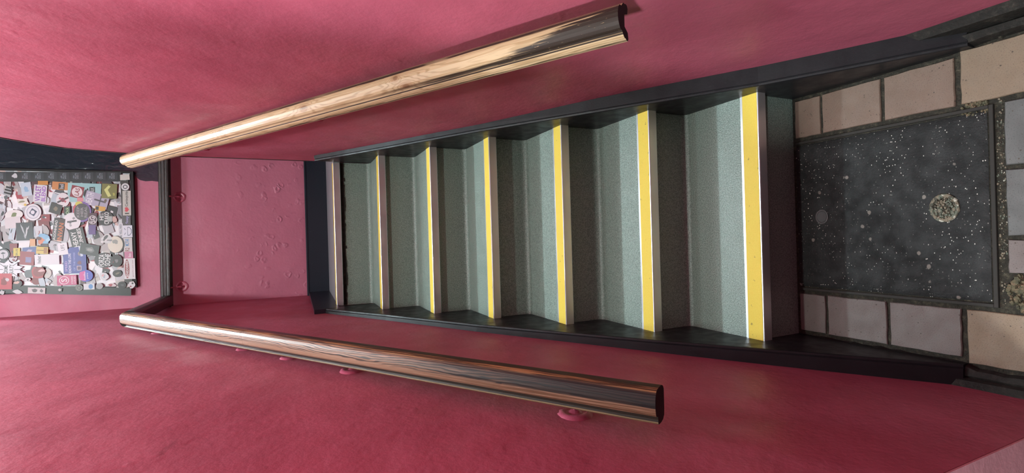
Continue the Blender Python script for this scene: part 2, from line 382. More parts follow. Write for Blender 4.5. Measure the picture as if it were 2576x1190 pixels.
for s, cols in ((1, (0,0,0,3,3,0)), (-1, (1,1,1,3,3,1))):
    xi, xo = (.264, .388) if s > 0 else (-.262, -.386)
    ends = [(.012,-.072),(-.080,-.248),(-.258,-.420),(-.432,-.600),(-.612,-.784),(-.796,-.965)]
    for (a, c_), k in zip(ends, cols):
        tile(xi, a, xo + (.012*s if a < -.4 else 0), c_, k)
for r in range(3):
    y0 = -.513-.178*r; y1 = y0-.166
    for (x0, x1), k in (((.250,.098),2),((.086,-.072),2),((-.084,-.248),2)):
        if r == 0 and x1 == -.248:
            tile(x0, y0, x1+.085, y1, 1)
        else: tile(x0, y0, x1, y1, k)
# broken mossy corner with rubble
def rubble(name, cx, cy, rx_, ry_, n, z, mat, parent, size=(.003,.010), ring=False):
    b = MB()
    for i in range(n):
        a = random.uniform(0, 6.283); r = random.uniform(.72, 1.0) if ring else math.sqrt(random.random())
        x = cx+math.cos(a)*r*rx_; y = cy+math.sin(a)*r*ry_; s = random.uniform(*size); k = len(b.v); ph = random.uniform(0, 6.28)
        m_ = random.choice((4,5,6)); hh = s*random.uniform(.25,.55)
        for q in range(m_):
            t = ph+q*6.283/m_; e = random.uniform(.6,1); b.v.append((x+math.cos(t)*s*e, y+math.sin(t)*s*e*.7, z-.002))
        for q in range(m_):
            t = ph+q*6.283/m_; e = random.uniform(.35,.6); b.v.append((x+math.cos(t)*s*e, y+math.sin(t)*s*e*.7, z+hh))
        for q in range(m_):
            p = (q+1) % m_; b.f.append((k+q, k+p, k+m_+p, k+m_+q))
        b.f.append(tuple(k+m_+q for q in range(m_)))
    return tag(b.build(name, mat, parent), kind='stuff')
rubble('rubble', -.21, -.565, .05, .055, 150, -.003, MOSS, fl, (.005,.016))
rubble('grit', .246, -.458, .018, .03, 60, -.004, MOSS, fl, (.003,.009))
rubble('joint_grit', .02, -.504, .26, .008, 160, -.006, RUB, fl, (.002,.006))
rubble('wall_grit', .43, -.75, .03, .45, 130, .0, MORT, fl, (.003,.010))
# ---------------------------------------------------------------- access cover
cv = tag(empty('access_cover', (0, -.245, 0)), 'black speckled square access cover set in the floor before the first step', 'access cover')
def under(b, name, mat, parent, smooth=False):
    o = b.build(name, mat, parent, smooth); o.location = (-parent.location[0], -parent.location[1], -parent.location[2]); return o
b = MB()
X0, X1, Y0, Y1 = -.250, .250, -.494, .012
for bx_ in (((X0,Y0,-.006),(X1,Y0+.009,.0015)), ((X0,Y0+.009,-.006),(X0+.009,Y1,.0015)), ((X1-.009,Y0+.009,-.006),(X1,Y1,.0015))): b.box(*bx_, bev=.001)
under(b, 'cover_frame', flat('rusty_dark_iron', (.016,.013,.010), .75), cv)
# plate with an opening left round each keyhole boss
b = MB(); NX, NY = 40, 40; rows = []
for i in range(NY+1):
    r = []
    for j in range(NX+1):
        x = X0+.013+(X1-X0-.026)*j/NX; y = Y0+.013+(Y1-Y0-.013)*i/NY
        z = .0005*math.sin(x*31+1)*math.sin(y*23)+random.uniform(-.0003,.0003)
        if min(i, j, NX-j) == 0: z -= .004
        r.append((x, y, z))
    rows.append(r)
b.grid(rows); under(b, 'cover_plate', COVER, cv, True)
def keyhole(cx, cy, R, hgt, depth):
    k = 28; b = MB(); prof = [(1.12,-.001),(1.08,hgt*.7),(.98,hgt),(.86,hgt*.8),(.78,-depth*.2),(.0,-depth*.4)]
    for pr, z in prof:
        for i in range(k):
            a = i*6.2832/k; w_ = 1+random.uniform(-.03,.03); b.v.append((cx+math.cos(a)*R*pr*w_, cy+math.sin(a)*R*pr*w_*.86, max(z,-.0008)+.0016))
    for q in range(len(prof)-1):
        for i in range(k):
            j = (i+1) % k; b.f.append((q*k+i, q*k+j, (q+1)*k+j, (q+1)*k+i))
    return b
under(keyhole(.002,-.392,.034,.004,.004), 'keyhole_cap', RUB, cv)
kc = under(keyhole(-.006,-.070,.022,.0010,.001), 'keyhole_cap', flat('dark_grey_cap', (.045,.042,.042), .5), cv)
g_ = rubble('keyhole_grit', .002, -.392, .034, .028, 110, .004, RUB, cv, (.002,.007)); g_.location = (0, .245, 0)
# ---------------------------------------------------------------- staircase
st = tag(empty('staircase', (0,0,0)), 'seven-step grey green vinyl staircase with yellow and metal nosings', 'staircase')
NZ = [.1925,.3815,.5705,.7615,.9475,1.1395,1.3375]      # nosing heights
RY = [.0223,.318,.622,.924,1.211,1.507,1.808]           # riser faces
SW = .400
for k in range(7):
    zb = 0 if k == 0 else NZ[k-1]; zt_ = NZ[k]; yr = RY[k]; yn = k*G; R = .022
    prof = []
    # from the tread below, cove up into the riser, under the nosing, over the tread, to the next riser
    if k:
        for a in range(7):
            t = a/6*math.pi/2; prof.append((yr-R+R*math.sin(t), zb+.0005+R-R*math.cos(t)))
    else: prof.append((yr, -.004))
    prof += [(yr+.0005, zt_-.045), (yr, zt_-.040), (yr-.004, zt_-.034), (yn+.003, zt_-.034), (yn+.003, zt_-.002), (yn+.060, zt_-.002), (yn+.067, zt_)]
    ye = RY[k+1]-.018 if k < 6 else yn+.078
    yb = ye+.025 if k < 6 else ye
    prof += [(ye, zt_), (yb, zt_-.004), (yb, zt_-.030), (yr+.03, zt_-.030), (yr+.03, zb-.0)]
    if k: prof.append((yr-R, zb-.003))
    else: prof.append((yr+.03, -.004))
    b = MB().prism(prof, lambda p: (-SW-.004, p[0], p[1]), lambda p: (SW+.004, p[0], p[1]))
    step = b.build('step', VINYL, st)
    # metal nosing: lip, front drop, top flange
    z = zt_
    np_ = [(yn-.0005,z-.031),(yn-.0005,z+.001),(yn+.001,z+.003),(yn+.004,z+.0032),(yn+.006,z+.0012),(yn+.058,z+.0012),(yn+.060,z+.0024),(yn+.068,z+.0022),(yn+.069,z+.0003),(yn+.004,z-.0015),(yn+.003,z-.0335),(yn+.001,z-.0335)]
    nz_ = MB().prism(np_, lambda p: (-SW-.001, p[0], p[1]), lambda p: (SW+.001, p[0], p[1])).build('nosing', ALU, step)
    MB().box((-SW-.001, yn+.0055, z+.0010), (SW+.001, yn+.0592, z+.0030), .0006).build('grip_strip', YEL, step)
    if k == 6:  # black strip drawn for the shadow and adhesive below the top nosing
        b = MB(); x = -SW
        while x < SW:
            e = min(SW, x+random.uniform(.012,.03)); d = random.uniform(.018,.026)
            b.box((x, yr-.0035, z-.034-d), (e, yr-.0002, z-.034)); x = e
        tag(b.build('shadow_adhesive_strip', GRIME, step), 'ragged black strip for shadow and adhesive under the top nosing')
# string boards (inner top edge measured on each side)
RI = [(-.46,.030),(-.26,.133),(-.046,.250),(.161,.394),(.385,.549),(.816,.846),(1.30,1.143),(1.760,1.436)]
LI = [(-.43,.020),(-.296,.118),(-.081,.275),(.188,.465),(.434,.630),(.806,.877),(1.30,1.160),(1.752,1.436)]
for s, pts_, wx in ((1, RI, rx), (-1, LI, lx)):
    b = MB(); n = len(pts_); base = len(b.v)
    prof = []
    for (y, z) in pts_:
        xi = s*SW; xo = wx(y)
        prof.append([(xi, y, z-.5 if z-.5 > -.004 else -.004), (xi, y, z-.006), (xi+s*.0015, y, z-.001), (xi+s*.007, y, z), (xi+s*.0085, y, z-.003), (xi+s*.010, y, z-.003), (xi+s*.0115, y, z+.0005), (xo, y, z+.002), (xo, y, z-.5 if z-.5 > -.004 else -.004)])
    W_ = len(prof[0])
    for r in prof: b.v += r
    for i in range(n-1):
        for j in range(W_-1): b.f.append((i*W_+j, i*W_+j+1, (i+1)*W_+j+1, (i+1)*W_+j))
    b.f.append(tuple(range(W_))); b.f.append(tuple((n-1)*W_+j for j in reversed(range(W_))))
    o = b.build('string_board', BLACK, st)
    tag(o, 'black string board under the pine handrail' if s > 0 else 'black string board under the brown handrail')
# floor-level kerb skirtings past the foot of the stairs
def kerb(name, s, wx, ya, yb, zf, lab):
    b = MB(); rows = []; N = 26
    for i in range(N+1):
        y = ya+(yb-ya)*i/N; j = random.uniform(-.003,.003); hh = zf(y)
        xo = wx(y); rows.append([(s*(.398 if y > -.43 else .408)+j, y, -.006), (s*(.404 if y > -.43 else .414)+j, y, hh*.30), (s*.428+j*.4, y, hh*.42), (s*.433, y, hh*.30), (s*.438, y, hh*.85), (xo, y, hh)])
    b.grid(rows); return tag(b.build(name, GRIME), lab, kind='structure')
kerb('baseboard_right', 1, rx, .02, -2.2, lambda y: lerp([(-2.2,.085),(-.35,.085),(-.2,.1),(0,.1)], y), 'grimy black kerb skirting on the pine handrail side')
kerb('trim_3', -1, lx, .02, -.628, lambda y: lerp([(-.63,.012),(-.45,.03),(-.2,.07),(0,.1)], y), 'grimy black kerb skirting on the brown handrail side')
# ---------------------------------------------------------------- handrails
def sweep(name, prof, path, mat, parent, upv=Vector((0,0,1)), u0=0, cap=CHAR, v0=0.0):
    """prof: closed list (a across, b up); path: points; UV u = metres along, v = metres round."""
    per = [-v0]
    P = prof+[prof[0]]
    for p, q in zip(P, P[1:]): per.append(per[-1]+math.hypot(q[0]-p[0], q[1]-p[1]))
    V = []; Fc = []; UV = []; K = len(P); u = u0
    for i, c in enumerate(path):
        if i == 0: t = path[1]-path[0]
        elif i == len(path)-1: t = path[-1]-path[-2]
        else: t = (path[i+1]-path[i-1])
        t = t.normalized(); side = t.cross(upv).normalized(); up = side.cross(t).normalized()
        if i: u += (path[i]-path[i-1]).length
        for j, p in enumerate(P):
            sc = 1
            V.append(c+side*p[0]*sc+up*p[1]*sc); UV.append((u, per[j]))
    for i in range(len(path)-1):
        for j in range(K-1): Fc.append((i*K+j, i*K+j+1, (i+1)*K+j+1, (i+1)*K+j))
    nb = len(V)
    V += [V[j] for j in range(K-1)]; UV += [UV[j] for j in range(K-1)]
    V += [V[(len(path)-1)*K+j] for j in range(K-1)]; UV += [UV[(len(path)-1)*K+j] for j in range(K-1)]
    Fc.append(tuple(nb+j for j in reversed(range(K-1)))); Fc.append(tuple(nb+K-1+j for j in range(K-1)))
    o = obj(name, V, Fc, mat, parent, UV)
    o.data.materials.append(cap); o.data.polygons[-1].material_index = 0; o.data.polygons[-2].material_index = 1
    return o
def dome(w, h0, h1, n=9):
    # convex top from (w, h0) over (0, h1) to (-w, h0)
    return [(w*math.cos(math.pi*i/(n-1))*(1-.0*i), h0+(h1-h0)*math.sin(math.pi*i/(n-1))**.75) for i in range(n)]
def stretch(a, b_, n, wob=0):
    return [a.lerp(b_, i/n) for i in range(n+1)]
# pig's-ear section (mm): starts bottom inside of the wall-side ear, goes round the outside
half = [(.019,-.028),(.031,-.031),(.0365,-.027),(.037,-.020),(.0345,-.013),(.0355,-.009),(.0325,-.003),(.0275,.002),(.0240,.0060),(.0248,.0095)]
top = [(.0230,.0150),(.0180,.0200),(.0115,.0236),(.0042,.0254),(-.0042,.0254),(-.0115,.0236),(-.0180,.0200),(-.0230,.0150)]
mir = [(-a, b_) for a, b_ in reversed(half)]
PROF = half+top+mir+[(-.012,-.0105),(.012,-.0105)]
# golden pine rail on the right: side vector = t x up points to +X when going +Y
hr = tag(empty('handrail', (.387,-.29,.955)), 'pale golden pine handrail with burnt end on the wall above', 'handrail')
a = Vector((.387,-.292,.957)); e = Vector((.387,1.862,2.287))
def rel(o, p): o.location = (-p.location[0], -p.location[1], -p.location[2]); return o
rel(sweep('rail', PROF, stretch(a, e, 24), PINE, hr, v0=.1015), hr)
def bracket(parent, wallp, nrm, railp, R=.030, s=1):
    """painted rose on the wall with a small arm up to the rail underside"""
    nrm = Vector(nrm).normalized(); t1 = Vector((0,0,1)).cross(nrm).normalized(); t2 = nrm.cross(t1)
    k = 18; prof = [(1.15,-.002),(1.0,.004),(.78,.0075),(.62,.004),(.40,.005),(.24,.010),(.0,.011)]
    V = []; Fc = []
    for pr, d in prof:
        for i in range(k):
            an = i*6.2832/k; w_ = 1+random.uniform(-.06,.06)
            V.append(Vector(wallp)+t1*math.cos(an)*R*pr*w_+t2*math.sin(an)*R*pr*w_+nrm*(d+random.uniform(-.0008,.0008)))
    for q in range(len(prof)-1):
        for i in range(k): Fc.append((q*k+i, q*k+(i+1) % k, (q+1)*k+(i+1) % k, (q+1)*k+i))
    o = rel(obj('bracket', V, Fc, PINKB, parent, smooth=True), parent)
    path = [Vector(wallp)+nrm*.006, Vector(wallp)+nrm*.030+Vector((0,0,.004)), Vector(wallp)+nrm*.045+Vector((0,0,.020)), Vector(railp)]
    cir = [(.0048*math.cos(i*6.2832/8), .0048*math.sin(i*6.2832/8)) for i in range(8)]
    am = sweep('bracket_arm', cir, path, PINKB, o, upv=Vector((.3,.8,.2)), cap=PINKB)
    return o
def rail_z(y, y0, z0, y1, z1): return z0+(z1-z0)*(y-y0)/(y1-y0)
for y in (.05, .75, 1.45):
    zr = rail_z(y, -.292, .957, 1.862, 2.287)
    bracket(hr, (rx(y), y, zr-.165), (-1,0,0), (.389, y, zr-.022), .018)
# brown rail on the left, its level return and the black rail along the far wall
hl = tag(empty('handrail', (-.37,-.345,.935)), 'worn brown handrail with charred end turning onto the far wall below the board', 'handrail')
halfL = [(.020,-.038),(.031,-.036),(.0370,-.028),(.0388,-.014),(.0378,.002),(.0345,.0062),(.028,.0055),(.0215,.0075),(.0195,.0125)]
topL = [(.0185,.0165),(.014,.0205),(.006,.0225),(-.004,.0235),(-.014,.0225),(-.022,.0195),(-.0285,.014)]
mirL = [(-.031,.007),(-.032,0),(-.032,-.012),(-.031,-.024),(-.027,-.033),(-.020,-.038)]
PL = halfL+topL+mirL
PLm = [(-x, y) for x, y in PL]          # groove on the wall side (which is -X here)
a = Vector((-.370,-.342,.937)); e = Vector((-.370,1.700,2.266))
o = rel(sweep('sloping_rail', PLm, stretch(a, e, 24), BROWN, hl, v0=0.1038), hl)
lv0 = Vector((-.372,1.69,2.262)); lv1 = Vector((-.366,2.395,2.248))
o = rel(sweep('level_rail', PL, stretch(lv0, lv1, 4), DARKW, hl), hl); tag(o, 'dark level length joining the sloping rail to the far wall rail')
f0 = Vector((-.398,2.388,2.246)); f1 = Vector((.75,2.388,2.236))
o = rel(sweep('wall_rail', PROF, stretch(f0, f1, 8), DARKW, hl), hl); tag(o, 'distressed black rail along the far wall')
for y in (1.553, .974, .744, .476, -.125):
    zr = rail_z(y, -.340, .936, 1.705, 2.268)
    bracket(hl, (lx(y), y, zr-(.085 if y == -.125 else .062)), (1,0,0), (-.375, y, zr-.020), .036 if y in (.476,-.125) else .030)
for x, z in ((.258,2.172),(-.288,2.172)):
    bracket(hl, (x, YF, z), (0,-1,0), (x, 2.389, 2.224), .030)
#STICKERS
# ---------------------------------------------------------------- sticker board on the far wall
BY = YF-.022                                             # face of the backing panel
def bp(px, py, off=0): return hit(px, py, 1, BY-off)
bl, br = bp(338,721), bp(324,440)                        # inner bottom corners
bd = tag(empty('sticker_board', ((bl.x+br.x)/2, YF-.012, bl.z)), 'black-framed board crowded with overlapping stickers on the pink far wall', 'notice board')
BT = 3.125
def bchild(name, mb_or, mat): return rel(mb_or.build(name, mat, bd), bd)
xl, xr, zb = -.262, .392, bl.z+.004
m = Mat('weathered_sticker_collage', .4); o_ = m.obj()
vc = m.voro(m.mapv(o_, (1,1,1.3), (3,0,1)), 26, out=1, rnd=1)
m.set('Base Color', m.ramp(m.xyz(vc)[0], [(0,(.62,.62,.66)), (.2,(.34,.34,.37)), (.34,(.70,.68,.70)), (.5,(.05,.05,.06)), (.58,(.55,.55,.6)), (.7,(.30,.03,.05)), (.78,(.66,.66,.68)), (.9,(.5,.36,.34))], 'CONSTANT')); COLL = m.m
bchild('backing', MB().box((xl-.01, BY, zb-.01), (xr+.01, YF-.003, BT+.01)), COLL)
FRM = flat('black_frame_paint', (.004,.004,.004), .5, 0, .3)
for a_, b_ in (((xl-.012, YF-.030, zb-.016), (xr+.012, YF-.002, zb)), ((xl-.012, YF-.030, BT), (xr+.012, YF-.002, BT+.016)), ((xl-.012, YF-.030, zb), (xl, YF-.002, BT)), ((xr, YF-.030, zb), (xr+.012, YF-.002, BT))):
    bchild('frame_rail', MB().box(a_, b_), FRM)
_cm = {}
def colmat(c, nm='printed_sticker'):
    k = tuple(round(x, 3) for x in c)
    if k not in _cm: _cm[k] = flat(nm, c, .42)
    return _cm[k]
def hexc(h):
    h = h.lstrip('#'); f = lambda i: (int(h[i:i+2], 16)/255)**2.2*.70
    return (f(0), f(2), f(4))
layer = [0]
def poly(name, pts, col, off, parent):
    P = [bp(x, y, off) for x, y in pts]; n = len(P)
    Q = [Vector((p.x, BY-.0001, p.z)) for p in P]
    o = obj(name, P, [tuple(range(n))], colmat(col))
    o.parent = parent; o.location = (-bd.location[0], -bd.location[1], -bd.location[2]) if parent is bd else (0,0,0)
    return o
def frame_pts(cx, cy, L, H, ang, loc):
    """loc: points in [-.5,.5]; first runs along the reading direction (image up), second towards the top of the letters (image left)."""
    ca, sa = math.cos(math.radians(ang)), math.sin(math.radians(ang)); out = []
    for a, b in loc:
        x, y = a*L, b*H; x, y = x*ca-y*sa, x*sa+y*ca
        out.append((cx-y, cy-x))
    return out
RECT = [(-.5,-.5),(.5,-.5),(.5,.5),(-.5,.5)]
CIRC = [(.5*math.cos(i*6.2832/22), .5*math.sin(i*6.2832/22)) for i in range(22)]
def blobp(n=11, k=.25): return [((.5-k*random.random())*math.cos(i*6.2832/n), (.5-k*random.random())*math.sin(i*6.2832/n)) for i in range(n)]
def web():
    o = []
    for i in range(10):
        a = i*.6283; o.append((.5*math.cos(a), .5*math.sin(a))); a += .314; o.append((.36*math.cos(a), .36*math.sin(a)))
    return o
def sticker(cx, cy, L, H, ang, shape, col, extra=()):
    """extra: ('t', text, a, b, len, height, colour) lettering or ('p', shape, a, b, l, h, ang, colour) printed shape, in sticker fractions"""
    layer[0] += 1; off = .0012+.00006*layer[0]
    sh = shape if isinstance(shape, list) else {'r': RECT, 'c': CIRC}.get(shape, shape)
    if sh == 'b': sh = blobp()
    if sh == 'w': sh = web()
    o = poly('sticker', frame_pts(cx, cy, L, H, ang, sh), hexc(col) if isinstance(col, str) else col, off, bd)
    ca, sa = math.cos(math.radians(ang)), math.sin(math.radians(ang))
    for i, e in enumerate(extra):
        a, b = e[2]*L, e[3]*H; x, y = a*ca-b*sa, a*sa+b*ca; ex, ey = cx-y, cy-x
        o2 = off+.00002*(i+1)
        if e[0] == 'p':
            s2 = e[1] if isinstance(e[1], list) else {'r': RECT, 'c': CIRC}.get(e[1], e[1])
            if s2 == 'b': s2 = blobp()
            poly('print', frame_pts(ex, ey, e[4]*L, e[5]*H, ang+e[6], s2), hexc(e[7]), o2, o)
        else:
            cu = bpy.data.curves.new('lettering', 'FONT'); cu.body = e[1]; cu.align_x = 'CENTER'; cu.resolution_u = 2; cu.offset = .018
            to = bpy.data.objects.new('lettering', cu); me = bpy.data.meshes.new_from_object(to); bpy.data.objects.remove(to)
            xs = [v.co.x for v in me.vertices]; ys_ = [v.co.y for v in me.vertices]
            if not xs: continue
            x0, x1, y0, y1 = min(xs), max(xs), min(ys_), max(ys_)
            for v in me.vertices:
                q = ((v.co.x-(x0+x1)/2)/(x1-x0), (v.co.y-(y0+y1)/2)/(y1-y0))
                p = frame_pts(ex, ey, e[4]*L, e[5]*H, ang, [q])[0]; v.co = bp(p[0], p[1], o2)
            me.materials.clear(); me.materials.append(colmat(hexc(e[6]))); me.name = 'lettering'
            lo = bpy.data.objects.new('lettering', me); C.objects.link(lo); lo.parent = o
W, K, GR = '#d9d9df', '#1b1b1e', '#77777c'
pal = ['#d9d9df','#c9cbd3','#b8b8c0','#8d8d95','#e4e2e6','#7b1a26','#8f2030','#24242a','#3a3a40','#c8c4c0','#b7c6d2','#b9b2b4','#a9a6a8','#4d2630','#cfd6da']
for i in range(150):
    x = random.uniform(-45, 318); y = random.uniform(458, 718)
    c = random.choice(pal); L = random.uniform(14, 42); H = random.uniform(12, 34)
    ex = []
    for k in range(random.choice((0,1,1,2,3))):
        ex.append(('p', random.choice(('b','r','c','b')), random.uniform(-.25,.25), random.uniform(-.25,.25), random.uniform(.15,.6), random.uniform(.1,.45), random.uniform(-30,30), random.choice(pal)))
    sticker(x, y, L, H, random.uniform(-25, 25), random.choice(('r','r','r','c','b')), c, ex)
# dark margins of the board
sticker(140, 445, 24, 330, 0, 'r', '#26282c'); sticker(130, 730, 20, 400, -1.2, 'r', '#1f1f1e'); sticker(318, 585, 262, 20, 2.3, 'r', '#3c3b38')
sticker(-60, 445, 24, 100, 0, 'r', '#26282c')
for x in (-60,-28,3,65,98,131,162,193,223,254,284):
    sticker(x, 443, 20, 25, 0, 'r', '#33363c', [('t', 'OUT!', 0, 0, .72, .38, '#8a929c'), ('p', 'b', -.1, .3, .5, .2, 0, '#6b7380')])
sticker(38, 443, 17, 20, 6, 'b', '#c9cdd2')
sticker(20, 484, 44, 28, -15, 'b', '#a9b0b4', [('p', 'r', -.05, 0, .1, .7, 0, K), ('p', 'r', .12, 0, .1, .7, 0, K), ('p', 'r', .28, 0, .1, .6, 0, K), ('p', 'b', -.3, .05, .3, .5, 0, '#555c5e')])
sticker(66, 476, 34, 26, 8, 'r', '#c3d3e2', [('p', 'b', 0, 0, .6, .6, 10, '#8fb6d6')])
sticker(58, 508, 30, 34, -12, 'b', '#e6e4dc', [('p', 'b', 0, .1, .25, .6, 20, '#8b8a6a'), ('p', 'c', -.2, -.2, .2, .2, 0, '#d9b94a')])
sticker(108, 460, 10, 26, 0, 'r', '#c98a36')
sticker(101, 487, 44, 33, -4, 'r', W, [('t', 'VIOLET', 0, .17, .88, .42, '#8a2fb0'), ('t', 'BLEND', .0, -.26, .86, .32, '#9a4cc0')])
sticker(35, 540, 24, 46, 5, 'c', '#e2dfdf', [('p', 'b', 0, 0, .55, .5, 25, '#6c7a45')])
sticker(32, 560, 28, 40, 6, 'r', '#d3ccd0')
sticker(83, 534, 42, 42, 0, 'c', '#e3e3ea', [('p', 'c', 0, 0, .78, .78, 0, '#9fa0b0'), ('p', 'c', 0, 0, .70, .70, 0, '#dddde8'), ('p', [(-.5,0),(0,-.5),(.5,0),(0,.5)], 0, 0, .5, .5, 12, '#2b2e55'), ('p', 'c', 0, .02, .24, .24, 0, '#dddde8')])
sticker(62, 583, 46, 43, 2, 'r', '#2b2d33', [('p', 'b', .1, .1, .8, .14, 20, '#aeb2b8'), ('p', 'b', 0, -.1, .7, .12, -10, '#c4c7cc'), ('p', 'b', -.22, .0, .5, .12, 12, '#9ea2a8'), ('p', 'b', .2, -.2, .3, .1, -30, '#b8bbc0'), ('p', 'r', -.52, 0, .08, 1, 0, '#d5d5dc')])
sticker(155, 468, 20, 48, -4, 'r', '#d08a4e', [('p', 'r', -.05, 0, .75, .32, 0, '#2a2422'), ('t', 'hol', -.05, 0, .55, .22, '#d9d9df')])
sticker(205, 460, 8, 46, 0, 'r', '#2c2b30', [('p', [(-.5,-.5),(.5,0),(-.5,.5)], -.2, 0, .5, .5, 0, '#bbbcc4')])
sticker(212, 485, 48, 84, -2, 'r', '#9fcfd2')
sticker(194, 483, 30, 32, -12, 'r', '#8c2434', [('p', 'c', 0, 0, .84, .84, 0, '#e4dcdf'), ('t', 'LAS', .02, .0, .62, .36, '#8c2434')])
sticker(202, 502, 10, 16, -4, 'r', '#d98d98')
sticker(217, 488, 38, 17, 0, 'b', '#23262a'); sticker(232, 478, 15, 14, 0, 'r', '#1f2226', [('t', 'BLK', 0, 0, .8, .6, '#cfd6d6')])
sticker(243, 503, 34, 60, -16, 'r', '#b2adc4', [('t', 'DEATH', -.05, .30, .9, .28, '#e6e3ee'), ('p', 'r', 0, -.15, .8, .05, 0, '#4a4450'), ('p', 'r', 0, -.15, .12, .5, 0, '#4a4450'), ('p', 'b', .1, -.36, .4, .15, 0, '#6b5d52')])
sticker(158, 503, 36, 34, 0, 'c', '#e3dfe3', [('p', 'r', 0, 0, .12, .9, 25, '#3a3035'), ('p', 'r', .0, .02, .14, .6, -30, '#c06070'), ('p', 'c', 0, 0, .3, .3, 0, '#7a3a4a')])
sticker(140, 525, 26, 30, -17, 'r', '#35332f', [('p', 'b', 0, 0, .5, .5, 20, '#7c725c')])
sticker(169, 530, 22, 16, 2, 'r', '#22301f', [('t', 'Ock', 0, 0, .8, .5, '#a8cf9a')])
sticker(206, 533, 52, 48, 0, 'c', '#7b5aa8', [('p', [(-.5,.5),(.5,.5),(.5,0),(-.5,0)], 0, .1, .55, .75, 0, '#b06a80'), ('p', 'c', .0, .28, .8, .38, 0, '#c84a5a'), ('p', 'c', .38, .15, .25, .4, 0, '#d8cf5a'), ('p', 'c', 0, 0, .82, .84, 0, '#4a474b'), ('t', 'KEEP\nHER\nREAL', 0, 0, .55, .55, '#9a969a')])
sticker(181, 557, 44, 44, 0, 'c', '#e6e4ea', [('p', 'r', 0, 0, .1, .55, 8, '#3b3b40'), ('p', 'r', .18, -.1, .12, .14, 30, '#8f8f96'), ('p', 'r', -.22, .08, .14, .12, 20, '#a5a5ab'), ('p', 'b', -.05, .1, .2, .3, 0, '#5a5a62')])
sticker(147, 577, 56, 28, -8, 'r', '#1d1a1a', [('p', 'r', 0, -.22, 1, .56, 0, '#3a1512'), ('t', 'AGONHEAD', -.05, .28, .9, .24, '#dedede'), ('t', 'INVAN', -.1, -.2, .8, .42, '#d06a28')])
sticker(195, 598, 48, 38, 14, 'r', '#29282a', [('t', 'HEAVY', -.05, .2, .82, .34, '#e6e6e6'), ('t', 'JUNKIES', 0, -.22, .92, .34, '#e6e6e6')])
sticker(233, 553, 34, 22, 0, 'r', '#4a1a34'); sticker(232, 578, 24, 18, 0, 'r', '#5b3a86')
sticker(233, 553, 24, 24, 8, 'c', '#3e1530', [('p', 'c', 0, 0, .9, .9, 0, '#e6dfe4'), ('p', 'c', 0, 0, .78, .78, 0, '#4a1a38'), ('t', 'SG', 0, 0, .62, .5, '#e6dfe4')])
sticker(275, 481, 37, 38, -3, 'r', '#7f7f42', [('p', [(-.5,.1),(.1,.5),(.5,.1),(.4,-.1),(.1,.15),(-.4,-.2)], 0, 0, .8, .7, 0, '#dbe08c'), ('p', 'b', -.2, -.3, .3, .2, 0, '#b3b356')])
sticker(252, 525, 12, 26, -8, 'r', '#d8a640', [('p', 'r', 0, .3, .7, .3, 0, '#222222')])
sticker(265, 549, 38, 40, 0, 'c', '#1e1f21', [('t', 'HIT', .12, .24, .5, .26, '#e8e8ea'), ('t', 'CRAKO', 0, -.08, .8, .3, '#e8e8ea'), ('p', 'r', -.05, -.28, .36, .3, 0, '#a7b0ae')])
sticker(289, 552, 26, 14, 12, 'b', '#c9a6a0')
sticker(315, 470, 18, 20, 0, 'c', '#e6e6ea', [('p', 'c', 0, 0, .6, .6, 0, '#3a3d44'), ('p', 'r', 0, 0, .34, .34, 0, '#e6e6ea')])
sticker(314, 446, 14, 24, 4, 'r', '#d8d7d0')
sticker(319, 511, 62, 21, 1, 'r', '#c6c7c0', [('t', 'I', -.42, 0, .05, .5, '#3c3c3c'), ('p', [(-.5,0),(-.1,.45),(.3,.45),(.5,.22),(.35,0),(.5,-.22),(.3,-.45),(-.1,-.45)], -.26, 0, .18, .6, 90, '#cf3a4c'), ('t', 'Caniaquita', .17, 0, .62, .42, '#3c3c3c')])
sticker(318, 556, 28, 22, 1, 'r', '#4b4a4e', [('t', 'foxy', .1, -.1, .7, .4, '#a9a3d6')])
sticker(321, 582, 30, 24, 2, 'r', '#dfe4f2', [('p', [(-.5,.1),(-.2,.5),(.2,.5),(.5,.1),(.5,-.3),(-.5,-.3)], 0, -.15, .72, .55, 180, '#3d4a66'), ('p', [(-.5,.1),(-.2,.5),(.2,.5),(.5,.1),(.5,-.3),(-.5,-.3)], 0, -.15, .62, .42, 180, '#dfe4f2'), ('p', 'r', .2, .28, .2, .05, 30, '#3d4a66'), ('p', 'r', -.2, .28, .2, .05, -30, '#3d4a66')])
sticker(304, 584, 44, 11, 2, 'r', '#d9dce4', [('t', 'ONE YELL RED', 0, 0, .92, .5, '#5d6472')])
sticker(304, 603, 8, 12, 2, 'r', '#66557c')
sticker(322, 616, 36, 22, 2, 'r', '#cfcfd0', [('t', 'MOTAR', .18, .1, .5, .5, '#2c7bb8'), ('t', 'R2', -.32, .1, .24, .5, '#8a3a3a')])
sticker(324, 642, 18, 22, 2, 'r', '#c77a9e', [('t', 'lo', 0, -.1, .5, .3, '#f0e6ee')])
sticker(326, 676, 52, 28, 2, 'r', '#e1e0e4', [('p', 'c', 0, .22, .92, .42, 0, '#8e2a34'), ('t', 'BENIDORMER', 0, .22, .8, .22, '#e8e4e6'), ('t', 'good for your soul', 0, -.3, .8, .12, '#8e5a62')])
sticker(42, 634, 20, 17, 0, 'r', '#cdbb3e', [('t', 'BUS', 0, 0, .8, .3, '#4a431c')]); sticker(75, 631, 18, 36, 4, 'r', '#4c5a96', [('p', 'b', 0, 0, .6, .5, 0, '#a79bb8')])
sticker(106, 630, 18, 30, -3, 'r', '#cbb04a', [('p', 'r', 0, 0, .1, .9, 0, '#7a5a22'), ('p', 'r', 0, -.28, .8, .3, 0, '#a06a2e')])
sticker(68, 650, 34, 36, -4, 'r', '#8c2636', [('p', 'r', -.1, -.1, .4, .4, 0, '#7d78a6')])
